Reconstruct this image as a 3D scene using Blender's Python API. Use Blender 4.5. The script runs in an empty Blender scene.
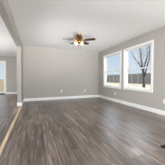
import bpy, bmesh, math, random
from mathutils import Vector, Matrix
random.seed(7)
S = bpy.context.scene
COL = S.collection
R = math.radians

# ------------------------------------------------------------------ camera
cam_data = bpy.data.cameras.new('camera')
cam = bpy.data.objects.new('camera', cam_data)
COL.objects.link(cam)
cam_data.sensor_fit = 'HORIZONTAL'
cam_data.sensor_width = 36.0
cam_data.lens = 36.0 * 125.17 / 165.0
cam_data.clip_start = 0.02
cam.location = (0, 0, 0.998)
cam.rotation_euler = (R(90) - 0.029, 0, -0.371)
S.camera = cam

# ------------------------------------------------------------------ world
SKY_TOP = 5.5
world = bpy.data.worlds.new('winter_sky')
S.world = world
world.use_nodes = True
wn = world.node_tree.nodes; wl = world.node_tree.links
wn.clear()
w_out = wn.new('ShaderNodeOutputWorld')
w_bg = wn.new('ShaderNodeBackground')
w_tc = wn.new('ShaderNodeTexCoord')
w_sep = wn.new('ShaderNodeSeparateXYZ')
w_ramp = wn.new('ShaderNodeValToRGB')
wl.new(w_tc.outputs['Generated'], w_sep.inputs[0])
wl.new(w_sep.outputs['Z'], w_ramp.inputs[0])
w_ramp.color_ramp.elements[0].position = 0.0
w_ramp.color_ramp.elements[0].color = (0.78, 0.86, 0.95, 1)
w_ramp.color_ramp.elements[1].position = 0.30
w_ramp.color_ramp.elements[1].color = (0.53, 0.72, 0.98, 1)
w_high = w_ramp.color_ramp.elements.new(0.5); w_high.color = (0.98, 0.985, 1.0, 1)
wl.new(w_ramp.outputs[0], w_bg.inputs['Color'])
# sky above the window view is boosted to brighten the floor
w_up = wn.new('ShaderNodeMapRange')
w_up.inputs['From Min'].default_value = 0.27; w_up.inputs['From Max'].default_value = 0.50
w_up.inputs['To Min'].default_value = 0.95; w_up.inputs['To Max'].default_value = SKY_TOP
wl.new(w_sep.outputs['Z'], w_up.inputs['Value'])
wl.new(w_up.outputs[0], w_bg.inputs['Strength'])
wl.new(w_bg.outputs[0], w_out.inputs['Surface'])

# ------------------------------------------------------------------ large lights
def area(name, loc, target, sx, sy, power, colour):
    d = bpy.data.lights.new(name, 'AREA')
    d.shape = 'RECTANGLE'; d.size = sx; d.size_y = sy
    d.energy = power; d.color = colour
    o = bpy.data.objects.new(name, d); COL.objects.link(o)
    o.location = loc
    o.rotation_euler = (Vector(target) - Vector(loc)).to_track_quat('-Z', 'Y').to_euler()
    return o
area('rear_fill', (1.4, -2.05, 1.2), (1.4, 3.0, 1.75), 3.4, 2.1, 225, (0.965, 0.985, 1.0))  # added fill from behind the camera, set in the unseen rear opening
area('adjoining_fill', (-4.0, 5.0, 1.4), (-1.0, 5.0, 1.6), 3.0, 1.9, 168, (0.97, 0.99, 1.0))  # added fill for the adjoining room, at an unseen gap in its left wall
sun_d = bpy.data.lights.new('sun', 'SUN'); sun_d.energy = 0.5; sun_d.angle = R(6); sun_d.color = (1.0, 0.93, 0.82)
sun = bpy.data.objects.new('sun', sun_d); COL.objects.link(sun)
sun.rotation_euler = Vector((0.62, 0.40, -0.85)).to_track_quat('-Z', 'Y').to_euler()
# two added fill lamps brightening the far ceiling, low beside the camera
for nm, tx, w in (('ceiling_fill', 0.4, 10.3), ('ceiling_fill', 2.3, 7.0)):
    st = area(nm, (1.3, 0.2, 0.20), (tx, 5.7, 2.44), 1.2, 0.6, w, (0.97, 0.99, 1.0))
    st.data.spread = R(38)

S.view_settings.view_transform = 'Standard'
S.view_settings.look = 'None'
S.view_settings.gamma = 1.0
S.view_settings.use_curve_mapping = False
S.view_settings.exposure = 0.0

# ------------------------------------------------------------------ materials
def new_mat(name):
    m = bpy.data.materials.new(name); m.use_nodes = True
    n = m.node_tree.nodes; l = m.node_tree.links
    return m, n, l, n['Principled BSDF']

def plain(name, rgb, rough=0.6, metal=0.0, var=0.04, scale=12.0, bump=0.0, spec=0.5):
    """base colour broken up by a little object-space noise, with optional fine bump"""
    m, n, l, p = new_mat(name)
    tc = n.new('ShaderNodeTexCoord')
    no = n.new('ShaderNodeTexNoise'); no.inputs['Scale'].default_value = scale
    no.inputs['Detail'].default_value = 4
    l.new(tc.outputs['Object'], no.inputs['Vector'])
    mx = n.new('ShaderNodeMix'); mx.data_type = 'RGBA'
    mx.inputs[6].default_value = tuple(c * (1 - var) for c in rgb) + (1,)
    mx.inputs[7].default_value = tuple(min(1, c * (1 + var)) for c in rgb) + (1,)
    l.new(no.outputs['Fac'], mx.inputs[0])
    l.new(mx.outputs[2], p.inputs['Base Color'])
    p.inputs['Roughness'].default_value = rough
    p.inputs['Metallic'].default_value = metal
    p.inputs['Specular IOR Level'].default_value = spec
    if bump:
        n2 = n.new('ShaderNodeTexNoise'); n2.inputs['Scale'].default_value = scale * 14
        l.new(tc.outputs['Object'], n2.inputs['Vector'])
        b = n.new('ShaderNodeBump'); b.inputs['Strength'].default_value = bump
        b.inputs['Distance'].default_value = 0.004
        l.new(n2.outputs['Fac'], b.inputs['Height'])
        l.new(b.outputs[0], p.inputs['Normal'])
    return m

def wood(name, dark, light, axis='X', rough=0.45, scale=3.0):
    m, n, l, p = new_mat(name)
    tc = n.new('ShaderNodeTexCoord'); mp = n.new('ShaderNodeMapping')
    st = {'X': (1, 14, 14), 'Y': (14, 1, 14), 'Z': (14, 14, 1)}[axis]
    mp.inputs['Scale'].default_value = tuple(s * scale for s in st)
    l.new(tc.outputs['Object'], mp.inputs[0])
    no = n.new('ShaderNodeTexNoise'); no.inputs['Scale'].default_value = 1.0
    no.inputs['Detail'].default_value = 6; no.inputs['Distortion'].default_value = 0.6
    l.new(mp.outputs[0], no.inputs['Vector'])
    rp = n.new('ShaderNodeValToRGB')
    rp.color_ramp.elements[0].position = 0.35; rp.color_ramp.elements[0].color = dark + (1,)
    rp.color_ramp.elements[1].position = 0.68; rp.color_ramp.elements[1].color = light + (1,)
    l.new(no.outputs['Fac'], rp.inputs[0]); l.new(rp.outputs[0], p.inputs['Base Color'])
    p.inputs['Roughness'].default_value = rough
    p.inputs['Specular IOR Level'].default_value = 0.25
    return m

def floor_planks():
    m, n, l, p = new_mat('vinyl_plank')
    tc = n.new('ShaderNodeTexCoord'); mp = n.new('ShaderNodeMapping')
    mp.inputs['Rotation'].default_value = (0, 0, R(90))      # boards run along the room
    l.new(tc.outputs['Object'], mp.inputs[0])
    br = n.new('ShaderNodeTexBrick')
    br.inputs['Scale'].default_value = 1.0
    br.inputs['Brick Width'].default_value = 1.22
    br.inputs['Row Height'].default_value = 0.152
    br.inputs['Mortar Size'].default_value = 0.0022
    br.inputs['Mortar Smooth'].default_value = 0.2
    br.offset = 0.37; br.offset_frequency = 3
    br.inputs['Color1'].default_value = (0, 0, 0, 1)
    br.inputs['Color2'].default_value = (1, 1, 1, 1)
    br.inputs['Mortar'].default_value = (0.2, 0.2, 0.2, 1)
    l.new(mp.outputs[0], br.inputs['Vector'])
    # each plank gets its own offset in the grain noise
    sc = n.new('ShaderNodeMapping'); sc.inputs['Scale'].default_value = (1.1, 15.0, 1.0)
    l.new(mp.outputs[0], sc.inputs[0])
    add = n.new('ShaderNodeVectorMath'); add.operation = 'MULTIPLY_ADD'
    add.inputs[1].default_value = (37.0, 19.0, 5.0)
    l.new(br.outputs['Color'], add.inputs[0]); l.new(sc.outputs[0], add.inputs[2])
    g = n.new('ShaderNodeTexNoise'); g.inputs['Scale'].default_value = 1.6
    g.inputs['Detail'].default_value = 7; g.inputs['Roughness'].default_value = 0.62
    g.inputs['Distortion'].default_value = 0.9
    l.new(add.outputs[0], g.inputs['Vector'])
    gr = n.new('ShaderNodeValToRGB')
    e = gr.color_ramp.elements
    e[0].position = 0.34; e[0].color = FLOOR_DARK + (1,)
    e[1].position = 0.67; e[1].color = FLOOR_LIGHT + (1,)
    k = e.new(0.5); k.color = FLOOR_MID + (1,)
    l.new(g.outputs['Fac'], gr.inputs[0])
    tone = n.new('ShaderNodeMapRange')
    tone.inputs['To Min'].default_value = 0.66; tone.inputs['To Max'].default_value = 1.34
    l.new(br.outputs['Color'], tone.inputs['Value'])
    mul = n.new('ShaderNodeMix'); mul.data_type = 'RGBA'; mul.blend_type = 'MULTIPLY'
    mul.inputs[0].default_value = 1.0
    l.new(gr.outputs[0], mul.inputs[6]); l.new(tone.outputs[0], mul.inputs[7])
    seam = n.new('ShaderNodeMix'); seam.data_type = 'RGBA'
    seam.inputs[7].default_value = (0.045, 0.038, 0.034, 1)
    l.new(br.outputs['Fac'], seam.inputs[0]); l.new(mul.outputs[2], seam.inputs[6])
    l.new(seam.outputs[2], p.inputs['Base Color'])
    p.inputs['Roughness'].default_value = 0.30
    p.inputs['Specular IOR Level'].default_value = 0.9
    bp = n.new('ShaderNodeBump'); bp.inputs['Strength'].default_value = 0.12
    bp.inputs['Distance'].default_value = 0.003
    l.new(g.outputs['Fac'], bp.inputs['Height']); l.new(bp.outputs[0], p.inputs['Normal'])
    return m
FLOOR_DARK = (0.040, 0.028, 0.021)
FLOOR_MID = (0.115, 0.086, 0.069)
FLOOR_LIGHT = (0.265, 0.208, 0.174)

M_floor = floor_planks()
M_wall = plain('greige_wall_paint', (0.465, 0.438, 0.405), 0.75, var=0.012, scale=2.5, bump=0.05, spec=0.3)
M_ceiling = plain('white_ceiling_paint', (0.89, 0.89, 0.89), 0.85, var=0.012, scale=2.0, bump=0.08, spec=0.2)
M_trim = plain('white_trim_paint', (0.90, 0.895, 0.875), 0.38, var=0.015, scale=5)
M_vinyl = plain('white_window_vinyl', (0.84, 0.845, 0.84), 0.35, var=0.01, scale=6)
M_plate = plain('white_outlet_plastic', (0.85, 0.845, 0.83), 0.3, var=0.01, scale=30)
M_slot = plain('dark_slot', (0.03, 0.03, 0.03), 0.6)
M_strip = wood('raw_pine_strip', (0.50, 0.36, 0.22), (0.72, 0.56, 0.38), 'Y', 0.5, 2.0)
M_blade = wood('walnut_blade', (0.024, 0.012, 0.008), (0.075, 0.032, 0.016), 'X', 0.48, 3.0)
M_brass = plain('polished_brass', (0.50, 0.28, 0.09), 0.16, 1.0, var=0.06, scale=18)
M_register = plain('dark_bronze_metal', (0.012, 0.010, 0.009), 0.6, 0.0, var=0.2, scale=40, spec=0.2)
M_fence = wood('weathered_fence_board', (0.085, 0.082, 0.078), (0.15, 0.146, 0.14), 'Z', 0.85, 1.4)
M_post = plain('pale_grey_fence_post', (0.27, 0.27, 0.26), 0.7, var=0.06, scale=6)
M_bark = wood('bare_bark', (0.025, 0.022, 0.02), (0.07, 0.06, 0.055), 'Z', 0.9, 1.2)
M_twig = plain('frosted_twig', (0.42, 0.42, 0.44), 0.9, var=0.15, scale=8)
M_lawn = plain('dormant_lawn', (0.215, 0.19, 0.145), 0.95, var=0.3, scale=1.2, bump=0.2)
M_deck = wood('cedar_deck_board', (0.42, 0.32, 0.22), (0.58, 0.45, 0.32), 'Z', 0.7, 1.6)
M_sillmetal = plain('dark_threshold_metal', (0.02, 0.018, 0.017), 0.6, 0.0)

def glass():
    m = bpy.data.materials.new('window_glass'); m.use_nodes = True
    n = m.node_tree.nodes; l = m.node_tree.links; n.clear()
    out = n.new('ShaderNodeOutputMaterial')
    tr = n.new('ShaderNodeBsdfTransparent'); tr.inputs[0].default_value = (0.95, 0.97, 0.97, 1)
    gl = n.new('ShaderNodeBsdfGlossy'); gl.inputs['Roughness'].default_value = 0.02
    lw = n.new('ShaderNodeLayerWeight'); lw.inputs['Blend'].default_value = 0.5
    pw = n.new('ShaderNodeMath'); pw.operation = 'POWER'; pw.inputs[1].default_value = 5.0
    fr = n.new('ShaderNodeMath'); fr.operation = 'MULTIPLY_ADD'; fr.inputs[1].default_value = 0.5; fr.inputs[2].default_value = 0.02
    l.new(lw.outputs['Facing'], pw.inputs[0]); l.new(pw.outputs[0], fr.inputs[0])
    tc = n.new('ShaderNodeTexCoord'); no = n.new('ShaderNodeTexNoise'); no.inputs['Scale'].default_value = 1.5
    bp = n.new('ShaderNodeBump'); bp.inputs['Strength'].default_value = 0.02
    l.new(tc.outputs['Object'], no.inputs['Vector']); l.new(no.outputs['Fac'], bp.inputs['Height'])
    l.new(bp.outputs[0], gl.inputs['Normal'])
    mx = n.new('ShaderNodeMixShader')
    l.new(fr.outputs[0], mx.inputs[0]); l.new(tr.outputs[0], mx.inputs[1]); l.new(gl.outputs[0], mx.inputs[2])
    l.new(mx.outputs[0], out.inputs['Surface'])
    return m
M_glass = glass()

def lamp_glass():
    m, n, l, p = new_mat('frosted_lamp_glass')
    tc = n.new('ShaderNodeTexCoord'); no = n.new('ShaderNodeTexNoise'); no.inputs['Scale'].default_value = 40
    l.new(tc.outputs['Object'], no.inputs['Vector'])
    mr = n.new('ShaderNodeMapRange'); mr.inputs['To Min'].default_value = 0.04; mr.inputs['To Max'].default_value = 0.10
    l.new(no.outputs['Fac'], mr.inputs['Value'])
    p.inputs['Base Color'].default_value = (0.62, 0.56, 0.42, 1)
    p.inputs['Roughness'].default_value = 0.3
    p.inputs['Emission Color'].default_value = (1.0, 0.88, 0.60, 1)
    l.new(mr.outputs[0], p.inputs['Emission Strength'])
    return m
M_shade = lamp_glass()
def bulb_mat():
    m, n, l, p = new_mat('lit_bulb')
    p.inputs['Base Color'].default_value = (1, 0.9, 0.7, 1)
    p.inputs['Emission Color'].default_value = (1.0, 0.86, 0.58, 1)
    p.inputs['Emission Strength'].default_value = 0.5
    return m
M_bulb = bulb_mat()

# ------------------------------------------------------------------ mesh helpers
def obj(name, bm, mat, parent=None, bevel=0.0, smooth=False):
    bmesh.ops.recalc_face_normals(bm, faces=bm.faces)
    me = bpy.data.meshes.new(name); bm.to_mesh(me); bm.free()
    if smooth:
        for f in me.polygons: f.use_smooth = True
    me.materials.append(mat)
    o = bpy.data.objects.new(name, me); COL.objects.link(o)
    if parent: o.parent = parent
    if bevel:
        b = o.modifiers.new('bevel', 'BEVEL'); b.width = bevel; b.segments = 2
        b.limit_method = 'ANGLE'; b.angle_limit = R(40)
    return o
def box(bm, lo, hi):
    x0, y0, z0 = lo; x1, y1, z1 = hi
    v = [bm.verts.new(c) for c in ((x0,y0,z0),(x1,y0,z0),(x1,y1,z0),(x0,y1,z0),(x0,y0,z1),(x1,y0,z1),(x1,y1,z1),(x0,y1,z1))]
    for f in ((0,3,2,1),(4,5,6,7),(0,1,5,4),(1,2,6,5),(2,3,7,6),(3,0,4,7)):
        bm.faces.new([v[i] for i in f])
def BM(*boxes):
    bm = bmesh.new()
    for lo, hi in boxes: box(bm, lo, hi)
    return bm
def lathe(bm, prof, seg=28, mat=None):
    """prof: list of (radius, z) from top to bottom"""
    rings = []
    for r, z in prof:
        if r < 1e-5:
            v = Vector((0, 0, z)); rings.append([bm.verts.new(mat @ v if mat else v)])
        else:
            ring = []
            for i in range(seg):
                a = 2 * math.pi * i / seg
                v = Vector((r * math.cos(a), r * math.sin(a), z))
                ring.append(bm.verts.new(mat @ v if mat else v))
            rings.append(ring)
    for a, b in zip(rings, rings[1:]):
        for i in range(seg):
            j = (i + 1) % seg
            if len(a) == 1 and len(b) == 1: continue
            if len(a) == 1: bm.faces.new((a[0], b[i], b[j]))
            elif len(b) == 1: bm.faces.new((a[i], b[0], a[j]))
            else: bm.faces.new((a[i], b[i], b[j], a[j]))
def tube(bm, pts, radii, seg=7):
    pts = [Vector(p) for p in pts]; rings = []
    for i, p in enumerate(pts):
        d = (pts[min(i + 1, len(pts) - 1)] - pts[max(i - 1, 0)]).normalized()
        up = Vector((0, 0, 1)) if abs(d.z) < 0.9 else Vector((1, 0, 0))
        a = d.cross(up).normalized(); b = d.cross(a)
        rings.append([bm.verts.new(p + radii[i] * (a * math.cos(t) + b * math.sin(t)))
                      for t in (2 * math.pi * k / seg for k in range(seg))])
    for r0, r1 in zip(rings, rings[1:]):
        for i in range(seg):
            j = (i + 1) % seg
            bm.faces.new((r0[i], r1[i], r1[j], r0[j]))
    bm.faces.new(rings[0]); bm.faces.new(rings[-1][::-1])
def tag(o, label, cat=None, group=None, kind=None):
    o['label'] = label
    if cat: o['category'] = cat
    if group: o['group'] = group
    if kind: o['kind'] = kind
    return o
def struct(name, bm, mat, label, cat, bevel=0.0):
    return tag(obj(name, bm, mat, None, bevel), label, cat, kind='structure')
def empty(name, loc, rz=0.0):
    o = bpy.data.objects.new(name, None); COL.objects.link(o)
    o.location = loc; o.rotation_euler = (0, 0, rz); o.empty_display_size = 0.1
    return o

# ------------------------------------------------------------------ room dimensions (metres)
XL, XR, YB, YR = -0.431, 3.308, 6.078, -2.1      # left partition, right wall, back wall, rear wall
H, TH, HB = 2.44, 0.133, 2.169                   # ceiling, partition thickness, underside of the header
YS = 5.10                                        # end of the stub beside the opening
YN = 0.55                                        # near end of the opening
XA, YA = -4.1, 9.397                             # adjoining room: left wall, far wall
BB = 0.127                                       # baseboard height
T = 0.16                                         # outer wall thickness

struct('floor', BM(((XA - T, YR - T, -0.12), (XR + T, YA + T, 0.0))), M_floor,
       'grey brown wood plank vinyl floor running through both rooms', 'floor')
struct('ceiling', BM(((XA - T, YR - T, H), (XR + T, YA + T, H + 0.12))), M_ceiling,
       'smooth white painted ceiling over both rooms', 'ceiling')
struct('wall_back', BM(((XL - TH, YB, 0), (XR, YB + 0.13, H))), M_wall,
       'wide blank greige wall facing the camera behind the ceiling fan', 'wall')

# partition with header over the wide opening, seen edge on at the left
bm = BM(((XL - TH, YS, 0), (XL, YB, HB)), ((XL - TH, YN, HB), (XL, YB, H)),
        ((XL - TH, YR, 0), (XL, YN, H)))
struct('wall_left', bm, M_wall, 'greige partition with a short end stub and header over the wide opening', 'wall')

# right wall with two window openings
W2 = (2.772, 3.953, 0.645, 2.09)     # near window opening y0 y1 z0 z1
W1 = (4.244, 5.480, 0.645, 2.09)    # far window opening
W3 = (-0.10, 1.70, 0.645, 2.09)      # a third window, unseen, added for more daylight from the right
def wall_with_holes(x0, x1, ya, yb, z1, holes):
    bm = bmesh.new(); y = ya
    for (h0, h1, s, t) in sorted(holes):
        box(bm, (x0, y, 0), (x1, h0, z1))
        box(bm, (x0, h0, 0), (x1, h1, s)); box(bm, (x0, h0, t), (x1, h1, z1))
        y = h1
    box(bm, (x0, y, 0), (x1, yb, z1))
    return bm
struct('wall_right', wall_with_holes(XR, XR + T, YR - T, YB + 0.13, H, [W1, W2, W3]), M_wall,
       'greige wall on the right with two white double hung windows', 'wall')
# rear wall behind the camera; its wide opening is added to let light in
bm = BM(((XA, YR - T, 0), (-0.35, YR, H)), ((3.15, YR - T, 0), (XR, YR, H)), ((-0.35, YR - T, 2.3), (3.15, YR, H)))
struct('wall_rear', bm, M_wall, 'greige wall behind the camera around a wide opening added for light', 'wall')
# adjoining room
D1 = (-3.55, -1.76, 0.0, 2.06)
bm = BM(((XA, YA, 0), (D1[0], YA + T, H)), ((D1[1], YA, 0), (XL, YA + T, H)), ((D1[0], YA, D1[3]), (D1[1], YA + T, H)))
struct('wall_far', bm, M_wall, 'greige far wall of the adjoining room with a glazed patio door', 'wall')
bm = BM(((XA - T, YR, 0), (XA, 3.5, H)), ((XA - T, 6.5, 0), (XA, YA + T, H)), ((XA - T, 3.5, 0), (XA, 6.5, 0.45)), ((XA - T, 3.5, 2.35), (XA, 6.5, H)))
struct('wall_adjoining_left', bm, M_wall, 'greige left wall of the adjoining room out of view', 'wall')
struct('wall_adjoining_right', BM(((XL - TH, YB + 0.13, 0), (XL, YA, H))), M_wall,
       'greige right wall of the adjoining room behind the stub', 'wall')

# baseboards: a board with a thinner bevelled cap
def baseboard(name, runs, label):
    bm = bmesh.new()
    for (x0, y0, x1, y1, nx, ny) in runs:
        for d, za, zb in ((0.015, 0, BB - 0.018), (0.009, BB - 0.018, BB)):
            xs = sorted((x0, x1, x0 + nx * d, x1 + nx * d)); ys = sorted((y0, y1, y0 + ny * d, y1 + ny * d))
            box(bm, (xs[0], ys[0], za), (xs[-1], ys[-1], zb))
    return struct(name, bm, M_trim, label, 'baseboard', bevel=0.003)
baseboard('baseboard_back', [(XL + 0.015, YB, XR - 0.015, YB, 0, -1)], 'white baseboard along the foot of the back wall')
baseboard('baseboard_right', [(XR, YR, XR, YB, -1, 0)], 'white baseboard along the foot of the right wall under the windows')
baseboard('baseboard_left', [(XL, YS, XL, YB, 1, 0), (XL - TH - 0.015, YS, XL + 0.015, YS, 0, -1), (XL - TH, YS, XL - TH, YA, -1, 0)],
          'white baseboard wrapped around the foot of the left wall stub')
baseboard('baseboard_adjoining', [(-1.66, YA, XL - TH - 0.015, YA, 0, -1)],
          'white baseboard along the far wall of the adjoining room')
struct('trim_1', BM(((-0.468, YN, 0.0), (-0.412, YS, 0.009))), M_strip,
       'raw pine threshold strip on the floor under the wide opening', 'trim', bevel=0.003)

# ------------------------------------------------------------------ windows in the right wall
def window(name, W, label, ca=0.062, cb=0.062):
    y0, y1, z0, z1 = W
    root = empty(name, (XR, (y0 + y1) / 2, z0)); tag(root, label, 'window', kind='structure')
    inv = Vector(root.location)
    def P(nm, boxes, mat, par=None, bevel=0.003):
        off = inv
        bx = [(tuple(Vector(a) - off), tuple(Vector(b) - off)) for a, b in boxes]
        return obj(nm, BM(*bx), mat, par or root, bevel)
    c = 0.062      # casing width; ca / cb are the near and far side boards
    # casing proud of the wall, mitred-looking flat boards
    P('casing', [((XR - 0.018, y0 - ca, z1), (XR, y1 + cb, z1 + c)), ((XR - 0.018, y0 - ca, z0 - c), (XR, y0, z1)),
                 ((XR - 0.018, y1, z0 - c), (XR, y1 + cb, z1)), ((XR - 0.018, y0, z0 - c), (XR, y1, z0))], M_trim)
    P('sill', [((XR - 0.030, y0 - 0.002, z0 - 0.006), (XR + 0.038, y1 + 0.002, z0 + 0.016))], M_trim)
    xa, xb = XR + 0.038, XR + 0.118
    f = 0.018
    P('frame', [((XR - 0.002, y0, z0 + 0.016), (xb, y0 + f, z1)), ((XR - 0.002, y1 - f, z0 + 0.016), (xb, y1, z1)),
                ((XR - 0.002, y0 + f, z1 - f), (xb, y1 - f, z1)), ((xa, y0 + f, z0), (xb, y1 - f, z0 + f + 0.01))], M_vinyl)
    zm = (z0 + z1) / 2 - 0.005
    def sash(nm, x0, x1, za, zb):
        s = 0.031
        a, b = y0 + f, y1 - f
        o = P(nm, [((x0, a, za), (x1, a + s, zb)), ((x0, b - s, za), (x1, b, zb)),
                   ((x0, a + s, zb - s), (x1, b - s, zb)), ((x0, a + s, za), (x1, b - s, za + s))], M_vinyl)
        xm = (x0 + x1) / 2
        P('pane', [((xm - 0.002, a + s - 0.004, za + s - 0.004), (xm + 0.002, b - s + 0.004, zb - s + 0.004))], M_glass, o, 0)
        return o
    sash('upper_sash', xa + 0.042, xa + 0.074, zm - 0.018, z1 - f)
    lo = sash('lower_sash', xa + 0.006, xa + 0.038, z0 + f + 0.01, zm + 0.018)
    ym = (y0 + y1) / 2
    P('sash_lock', [((xa + 0.008, ym - 0.03, zm + 0.018), (xa + 0.034, ym + 0.03, zm + 0.028)),
                    ((xa + 0.004, ym - 0.008, zm + 0.028), (xa + 0.026, ym + 0.03, zm + 0.036))], M_vinyl, lo, 0.002)
    return root
window('window_1', W1, 'left of the two white double hung windows, nearer the room corner', 0.082, 0.062)
window('window_2', W2, 'right of the two white double hung windows, bare tree outside it', 0.062, 0.082)
window('window_3', W3, 'unseen white double hung window added in the right wall beside the camera')
# ------------------------------------------------------------------ patio door of the adjoining room
root = empty('door_1', ((D1[0] + D1[1]) / 2, YA, 0)); tag(root, 'white framed glazed patio door in the far wall at left edge', 'door', kind='structure')
def DP(nm, boxes, mat, par=None, bevel=0.003):
    off = Vector(root.location)
    return obj(nm, BM(*[(tuple(Vector(a) - off), tuple(Vector(b) - off)) for a, b in boxes]), mat, par or root, bevel)
DP('casing', [((D1[0] - 0.09, YA - 0.018, 0), (D1[0], YA, D1[3] + 0.09)), ((D1[1], YA - 0.018, 0), (D1[1] + 0.09, YA, D1[3] + 0.09)),
              ((D1[0], YA - 0.018, D1[3]), (D1[1], YA, D1[3] + 0.09))], M_trim)
DP('frame', [((D1[0], YA, 0.03), (D1[0] + 0.03, YA + 0.12, D1[3])), ((D1[1] - 0.03, YA, 0.03), (D1[1], YA + 0.12, D1[3])),
             ((D1[0] + 0.03, YA, D1[3] - 0.03), (D1[1] - 0.03, YA + 0.12, D1[3]))], M_vinyl)
DP('threshold', [((D1[0], YA - 0.13, 0), (D1[1], YA + 0.14, 0.03)), ((D1[0], YA - 0.05, 0.03), (D1[1], YA + 0.02, 0.06))], M_sillmetal)
xm = (D1[0] + D1[1]) / 2
for (a, b, yo) in ((D1[0] + 0.03, xm + 0.03, 0.07), (xm - 0.03, D1[1] - 0.03, 0.03)):
    s = 0.05
    y0, y1 = YA + yo, YA + yo + 0.035
    o = DP('sliding_panel', [((a, y0, 0.03), (a + s, y1, D1[3] - 0.03)), ((b - s, y0, 0.03), (b, y1, D1[3] - 0.03)),
                             ((a + s, y0, 0.03), (b - s, y1, 0.17)), ((a + s, y0, D1[3] - 0.09), (b - s, y1, D1[3] - 0.03))], M_vinyl)
    DP('pane', [((a + s - 0.004, y0 + 0.015, 0.166), (b - s + 0.004, y0 + 0.019, D1[3] - 0.086))], M_glass, o, 0)

# ------------------------------------------------------------------ ceiling fan
fan = empty('ceiling_fan', (1.392, 3.87, H))
tag(fan, 'polished brass hugger ceiling fan with five brown blades and lit lamps', 'ceiling fan')
bm = bmesh.new()
lathe(bm, [(0, 0), (0.088, 0), (0.090, -0.012), (0.082, -0.030), (0.070, -0.040), (0.062, -0.052), (0, -0.052)])
obj('ceiling_canopy', bm, M_brass, fan, smooth=True)
bm = bmesh.new()
lathe(bm, [(0, -0.046), (0.060, -0.046), (0.098, -0.058), (0.112, -0.078), (0.115, -0.105), (0.112, -0.112), (0.116, -0.120),
           (0.116, -0.160), (0.111, -0.168), (0.106, -0.186), (0.088, -0.202), (0.060, -0.210), (0, -0.210)])
obj('motor_housing', bm, M_brass, fan, smooth=True)
bm = bmesh.new()
lathe(bm, [(0, -0.206), (0.058, -0.206), (0.066, -0.218), (0.066, -0.246), (0.054, -0.262), (0.034, -0.272), (0.014, -0.285), (0.010, -0.300), (0, -0.302)])
obj('light_fitter', bm, M_brass, fan, smooth=True)

def blade_mesh():
    bm = bmesh.new()
    # rounded paddle outline, x along the blade
    pts = [(0.165, -0.052), (0.19, -0.060), (0.30, -0.066), (0.44, -0.070), (0.505, -0.066), (0.528, -0.050), (0.535, -0.02)]
    out = pts + [(x, -y) for x, y in reversed(pts)]
    bot = [bm.verts.new((x, y, -0.0035)) for x, y in out]; top = [bm.verts.new((x, y, 0.0035)) for x, y in out]
    bm.faces.new(bot[::-1]); bm.faces.new(top)
    for i in range(len(out)):
        j = (i + 1) % len(out); bm.faces.new((bot[i], bot[j], top[j], top[i]))
    return bm
def iron_mesh():
    bm = bmesh.new()
    box(bm, (0.085, -0.014, -0.010), (0.175, 0.014, -0.0036))
    pts = [(0.165, -0.016), (0.195, -0.040), (0.228, -0.042), (0.245, -0.020), (0.262, -0.008)]
    out = pts + [(x, -y) for x, y in reversed(pts)]
    bot = [bm.verts.new((x, y, -0.009)) for x, y in out]; top = [bm.verts.new((x, y, -0.0036)) for x, y in out]
    bm.faces.new(bot[::-1]); bm.faces.new(top)
    for i in range(len(out)):
        j = (i + 1) % len(out); bm.faces.new((bot[i], bot[j], top[j], top[i]))
    for sx, sy in ((0.205, 0.024), (0.205, -0.024), (0.24, 0)):
        lathe(bm, [(0, -0.009), (0.006, -0.009), (0.005, -0.012), (0, -0.0125)], 10, Matrix.Translation((sx, sy, 0)))
    return bm
b0 = obj('blade', blade_mesh(), M_blade, fan, bevel=0.0015)
i0 = obj('blade_bracket', iron_mesh(), M_brass, b0)
FAN_PHASE = -39
for k in range(5):
    if k == 0: b = b0
    else:
        b = b0.copy(); COL.objects.link(b); b.parent = fan
        i = i0.copy(); COL.objects.link(i); i.parent = b
    b.location = (0, 0, -0.196)
    b.rotation_euler = (R(-11), 0, R(FAN_PHASE + 72 * k))
# four lamps on short arms
for k in range(4):
    a = R(20 + 90 * k)
    tilt = Matrix.Translation((0.060 * math.cos(a), 0.060 * math.sin(a), -0.238)) @ Matrix.Rotation(a, 4, 'Z') @ Matrix.Rotation(R(-48), 4, 'Y')
    bm = bmesh.new()
    lathe(bm, [(0, 0.004), (0.016, 0.004), (0.019, -0.012), (0.021, -0.030), (0, -0.030)], 16, tilt)
    arm = obj('lamp_socket', bm, M_brass, fan, smooth=True)
    bm = bmesh.new()
    lathe(bm, [(0.019, -0.024), (0.026, -0.034), (0.036, -0.056), (0.042, -0.082), (0.050, -0.104), (0.056, -0.112),
               (0.053, -0.112), (0.047, -0.103), (0.039, -0.082), (0.033, -0.057), (0.023, -0.036), (0.016, -0.026)], 24, tilt)
    obj('lamp_shade', bm, M_shade, fan, smooth=True)
    bm = bmesh.new()
    lathe(bm, [(0, -0.030), (0.011, -0.034), (0.014, -0.050), (0.022, -0.070), (0.023, -0.082), (0.015, -0.098), (0, -0.103)], 16, tilt)
    obj('bulb', bm, M_bulb, arm, smooth=True)
    ld = bpy.data.lights.new('bulb_light', 'POINT'); ld.energy = 0.2; ld.color = (1.0, 0.83, 0.55); ld.shadow_soft_size = 0.02
    lo = bpy.data.objects.new('bulb_light', ld); COL.objects.link(lo); lo.parent = fan
    lo.location = tilt @ Vector((0, 0, -0.125))
for dx, dy, ln in ((0.03, -0.045, 0.19), (-0.035, -0.04, 0.12)):
    bm = bmesh.new()
    n = int(ln / 0.006)
    for q in range(n):
        z = -0.262 - q * 0.006
        lathe(bm, [(0, z), (0.0019, z - 0.002), (0.0019, z - 0.004), (0, z - 0.0062)], 6, Matrix.Translation((dx, dy, 0)))
    zb = -0.262 - n * 0.006
    lathe(bm, [(0, zb), (0.004, zb - 0.006), (0.0065, zb - 0.020), (0.004, zb - 0.030), (0, zb - 0.032)], 10, Matrix.Translation((dx, dy, 0)))
    obj('pull_chain', bm, M_brass, fan, smooth=True)

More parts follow.
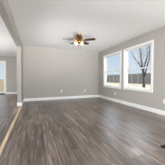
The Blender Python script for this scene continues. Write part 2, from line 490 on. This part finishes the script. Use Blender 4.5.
# ------------------------------------------------------------------ wall outlets (local: plate in XZ, facing -Y)
def make_outlet():
    root = empty('wall_outlet', (0, 0, 0))
    o = [obj('cover_plate', BM(((-0.037, -0.006, -0.06), (0.037, 0.0, 0.06))), M_plate, root, 0.0025)]
    for z in (0.021, -0.021):
        bm = bmesh.new()
        box(bm, (-0.017, -0.0085, z - 0.014), (0.017, -0.006, z + 0.014))
        r = obj('receptacle', bm, M_plate, root, 0.001); o.append(r)
        o.append(obj('slots', BM(((-0.009, -0.0089, z - 0.003), (-0.007, -0.0086, z + 0.006)), ((0.007, -0.0089, z - 0.003), (0.009, -0.0086, z + 0.006)),
                              ((-0.002, -0.0089, z - 0.011), (0.002, -0.0086, z - 0.007))), M_slot, r))
    return root
def copy_tree(o, parent=None):
    c = o.copy(); COL.objects.link(c)
    if parent: c.parent = parent
    for ch in [x for x in bpy.data.objects if x.parent == o]: copy_tree(ch, c)
    return c
spots = [((1.26, YB, 0.395), 0, 'white outlet low on the back wall, left of its two outlets'),
         ((2.50, YB, 0.385), 0, 'white outlet low on the back wall, nearer the window corner'),
         ((XR, 4.56, 0.36), -90, 'white outlet on the right wall below the gap between the windows'),
         ((XR, 2.345, 0.385), -90, 'white outlet at the right edge of the photo, right of both windows')]
proto = make_outlet()
roots = [proto] + [copy_tree(proto) for _ in spots[1:]]
for o, (loc, rz, lab) in zip(roots, spots):
    o.location = loc; o.rotation_euler = (0, 0, R(rz))
    tag(o, lab, 'outlet', 'wall outlets')

# ------------------------------------------------------------------ floor register
reg = empty('floor_register', (1.727 + 0.16, 1.285 - 0.065, 0))
tag(reg, 'dark bronze slotted heating register set in the floor at right edge', 'vent')
hx, hy = 0.16, 0.065
obj('register_frame', BM(((-hx, -hy, 0), (hx, -hy + 0.018, 0.006)), ((-hx, hy - 0.018, 0), (hx, hy, 0.006)),
                ((-hx, -hy + 0.018, 0), (-hx + 0.018, hy - 0.018, 0.006)), ((hx - 0.018, -hy + 0.018, 0), (hx, hy - 0.018, 0.006))), M_register, reg, 0.0015)
bm = bmesh.new()
for k in range(22):
    x = -hx + 0.024 + k * (2 * hx - 0.048) / 21
    box(bm, (x - 0.0025, -hy + 0.018, 0.001), (x + 0.0025, hy - 0.018, 0.0055))
box(bm, (-hx + 0.018, -0.003, 0.001), (hx - 0.018, 0.003, 0.0052))
obj('grille', bm, M_register, reg)
obj('damper', BM(((-hx + 0.018, -hy + 0.018, 0.0002), (hx - 0.018, hy - 0.018, 0.0009))), M_slot, reg)

# ------------------------------------------------------------------ outside
GZ = 0.20
struct('ground', BM(((XR + T, -20, GZ - 0.3), (60, 70, GZ))), M_lawn, 'dormant tan lawn outside the windows', 'ground')
fence = empty('board_fence', (15.2, 6, GZ))
tag(fence, 'long weathered grey board fence across the yard outside the windows', 'fence')
BAY, NB = 1.3, 26
rb = bmesh.new(); box(rb, (0.03, 0, 0.35), (0.07, BAY * NB, 0.45)); box(rb, (0.03, 0, 1.3), (0.07, BAY * NB, 1.4))
obj('rail', rb, M_fence, fence)
for k in range(NB):
    bm = bmesh.new(); nb = 9
    for q in range(nb):
        y = k * BAY + 0.05 + q * (BAY - 0.1) / nb
        t = 1.62 + random.uniform(-0.015, 0.015)
        box(bm, (0.0, y + 0.004, 0.05), (0.022 + random.uniform(0, 0.006), y + (BAY - 0.1) / nb - 0.004, t))
    obj('board_panel', bm, M_fence, fence)
for k in range(NB + 1):
    obj('post', BM(((-0.035, k * BAY - 0.05, 0), (0.075, k * BAY + 0.05, 1.66)), ((-0.05, k * BAY - 0.065, 1.66), (0.09, k * BAY + 0.065, 1.70))), M_post, fence)

# bare trees: tapering trunks with recursive branches
def grow(bm, twig, p, d, length, r, depth, rng, fine):
    n = 5; pts = [Vector(p)]; rad = [r]; d = Vector(d).normalized()
    for i in range(n):
        d = (d + Vector((rng.uniform(-1, 1), rng.uniform(-1, 1), rng.uniform(-0.5, 0.7))) * 0.10).normalized()
        pts.append(pts[-1] + d * length / n); rad.append(r * (1 - 0.55 * (i + 1) / n))
    tube(bm if r > fine else twig, pts, rad, 7 if r > fine else 4)
    if depth == 0: return
    for q in range(4 if depth > 1 else 5):
        t = rng.uniform(0.35, 1.0); i = min(n - 1, int(t * n)); s = pts[i].lerp(pts[i + 1], t * n - i)
        ax = Vector((rng.uniform(-1, 1), rng.uniform(-1, 1), rng.uniform(0.0, 0.9))).normalized()
        nd = (d * 0.8 + ax * 0.75).normalized()
        grow(bm, twig, s, nd, length * rng.uniform(0.45, 0.68), rad[i] * 0.52, depth - 1, rng, fine)
def tree(loc, stems, label, seed, depth=3, fine=0.018, rs=1.0):
    rng = random.Random(seed)
    root = empty('bare_tree', loc); tag(root, label, 'tree', 'bare trees outside the windows')
    tb = bmesh.new(); wb = bmesh.new()
    tube(tb, [(0, 0, -0.05), (0, 0, 0.25), (0.02, 0, 0.55)], [0.24 * rs, 0.19 * rs, 0.17 * rs], 12)
    for (ox, oy, dx, dy, L, r) in stems:
        grow(tb, wb, (ox, oy, 0.3), (dx, dy, 1), L, r, depth, rng, fine)
    obj('trunk', tb, M_bark, root, smooth=True)
    obj('twigs', wb, M_twig, root)
    return root
def yard_tree(loc, limbs, label, seed):
    rng = random.Random(seed)
    root = empty('bare_tree', loc); tag(root, label, 'tree')
    tb = bmesh.new(); wb = bmesh.new()
    for pts, r0, r1 in limbs:
        n = len(pts); rad = [r0 + (r1 - r0) * i / (n - 1) for i in range(n)]
        tube(tb, pts, rad, 9)
        for i in range(1, n - 1):
            if pts[i][2] < 1.5: continue
            for q in range(3):
                p = Vector(pts[i]).lerp(Vector(pts[i + 1]), rng.random())
                d = Vector((rng.uniform(-1, 1), rng.uniform(-1, 1), rng.uniform(0.2, 1.0)))
                grow(tb, wb, p, d, rng.uniform(0.9, 1.5), 0.022, 2, rng, 0.03)
    obj('trunk', tb, M_bark, root, smooth=True)
    obj('twigs', wb, M_twig, root)
    return root
yard_tree((9.6, 8.82, GZ), [
    ([(0, 0, -0.1), (0, 0.02, 0.3), (0.02, 0.06, 0.8), (0, 0.10, 1.4), (0, 0.16, 1.85)], 0.12, 0.10),
    ([(0, 0.12, 1.5), (-0.05, 0.30, 1.9), (-0.12, 0.58, 2.35), (-0.2, 1.02, 2.9), (-0.25, 1.36, 3.65), (-0.3, 1.7, 4.6), (-0.3, 1.9, 5.4)], 0.065, 0.02),
    ([(0, 0.12, 1.5), (0.06, 0.32, 2.05), (0.10, 0.46, 2.7), (0.10, 0.56, 3.45)], 0.10, 0.08),
    ([(0.10, 0.54, 3.35), (0.15, 0.74, 3.9), (0.2, 0.92, 4.6), (0.2, 1.0, 5.6)], 0.06, 0.022),
    ([(0.10, 0.54, 3.35), (0.05, 0.50, 3.9), (-0.05, 0.38, 4.7), (-0.05, 0.30, 5.7)], 0.06, 0.022),
    ([(0, 0.10, 1.4), (0.05, 0.02, 2.05), (0.10, -0.20, 2.7), (0.10, -0.30, 3.2), (0.10, -0.32, 4.0), (0.15, -0.25, 5.2)], 0.075, 0.03),
    ([(0.02, 0.06, 0.9), (-0.02, -0.20, 1.5), (-0.05, -0.46, 2.2), (-0.05, -0.60, 2.9), (-0.05, -0.62, 4.0), (0, -0.75, 5.2)], 0.07, 0.03)],
    'multi stemmed bare tree standing in the yard outside the right window', 3)
for loc, seed, L, r, lab in (((21, 23.5, GZ), 11, 4.2, 0.13, 'frosted bare tree beyond the fence, behind the left stem of the yard tree'),
                             ((20, 17.5, GZ), 23, 4.2, 0.13, 'frosted bare tree beyond the fence, behind the right stems of the yard tree'),
                             ((26, 37.5, GZ), 5, 1.7, 0.10, 'low distant bare tree beyond the fence in the left window')):
    tree(loc, [(0, 0, 0.1, 0.25, L, r), (0, 0, -0.1, -0.3, L, r), (0.1, 0, 0.3, 0.0, L, r)], lab, seed, 3, 0.5 if seed != 5 else 0.05)

# cedar balustrade outside the patio door
struct('ground_rear', BM(((-14, YA + T, -0.35), (XR + T, 40, -0.05))), M_lawn, 'pale lawn outside the patio door', 'ground')
rail = empty('deck_railing', (-2.7, 11.2, -0.05))
tag(rail, 'tan cedar deck railing outside the patio door', 'railing')
obj('top_cap', BM(((-2.6, -0.06, 0.98), (2.6, 0.06, 1.02))), M_deck, rail, 0.004)
bm = bmesh.new()
for q in range(34):
    x = -2.55 + q * 0.15
    box(bm, (x, -0.015, 0.06), (x + 0.142, 0.012, 0.98))
obj('board_panel', bm, M_deck, rail)
for x in (-2.5, -0.83, 0.83, 2.5):
    obj('post', BM(((x - 0.05, 0.012, 0), (x + 0.05, 0.11, 0.98))), M_deck, rail, 0.004)
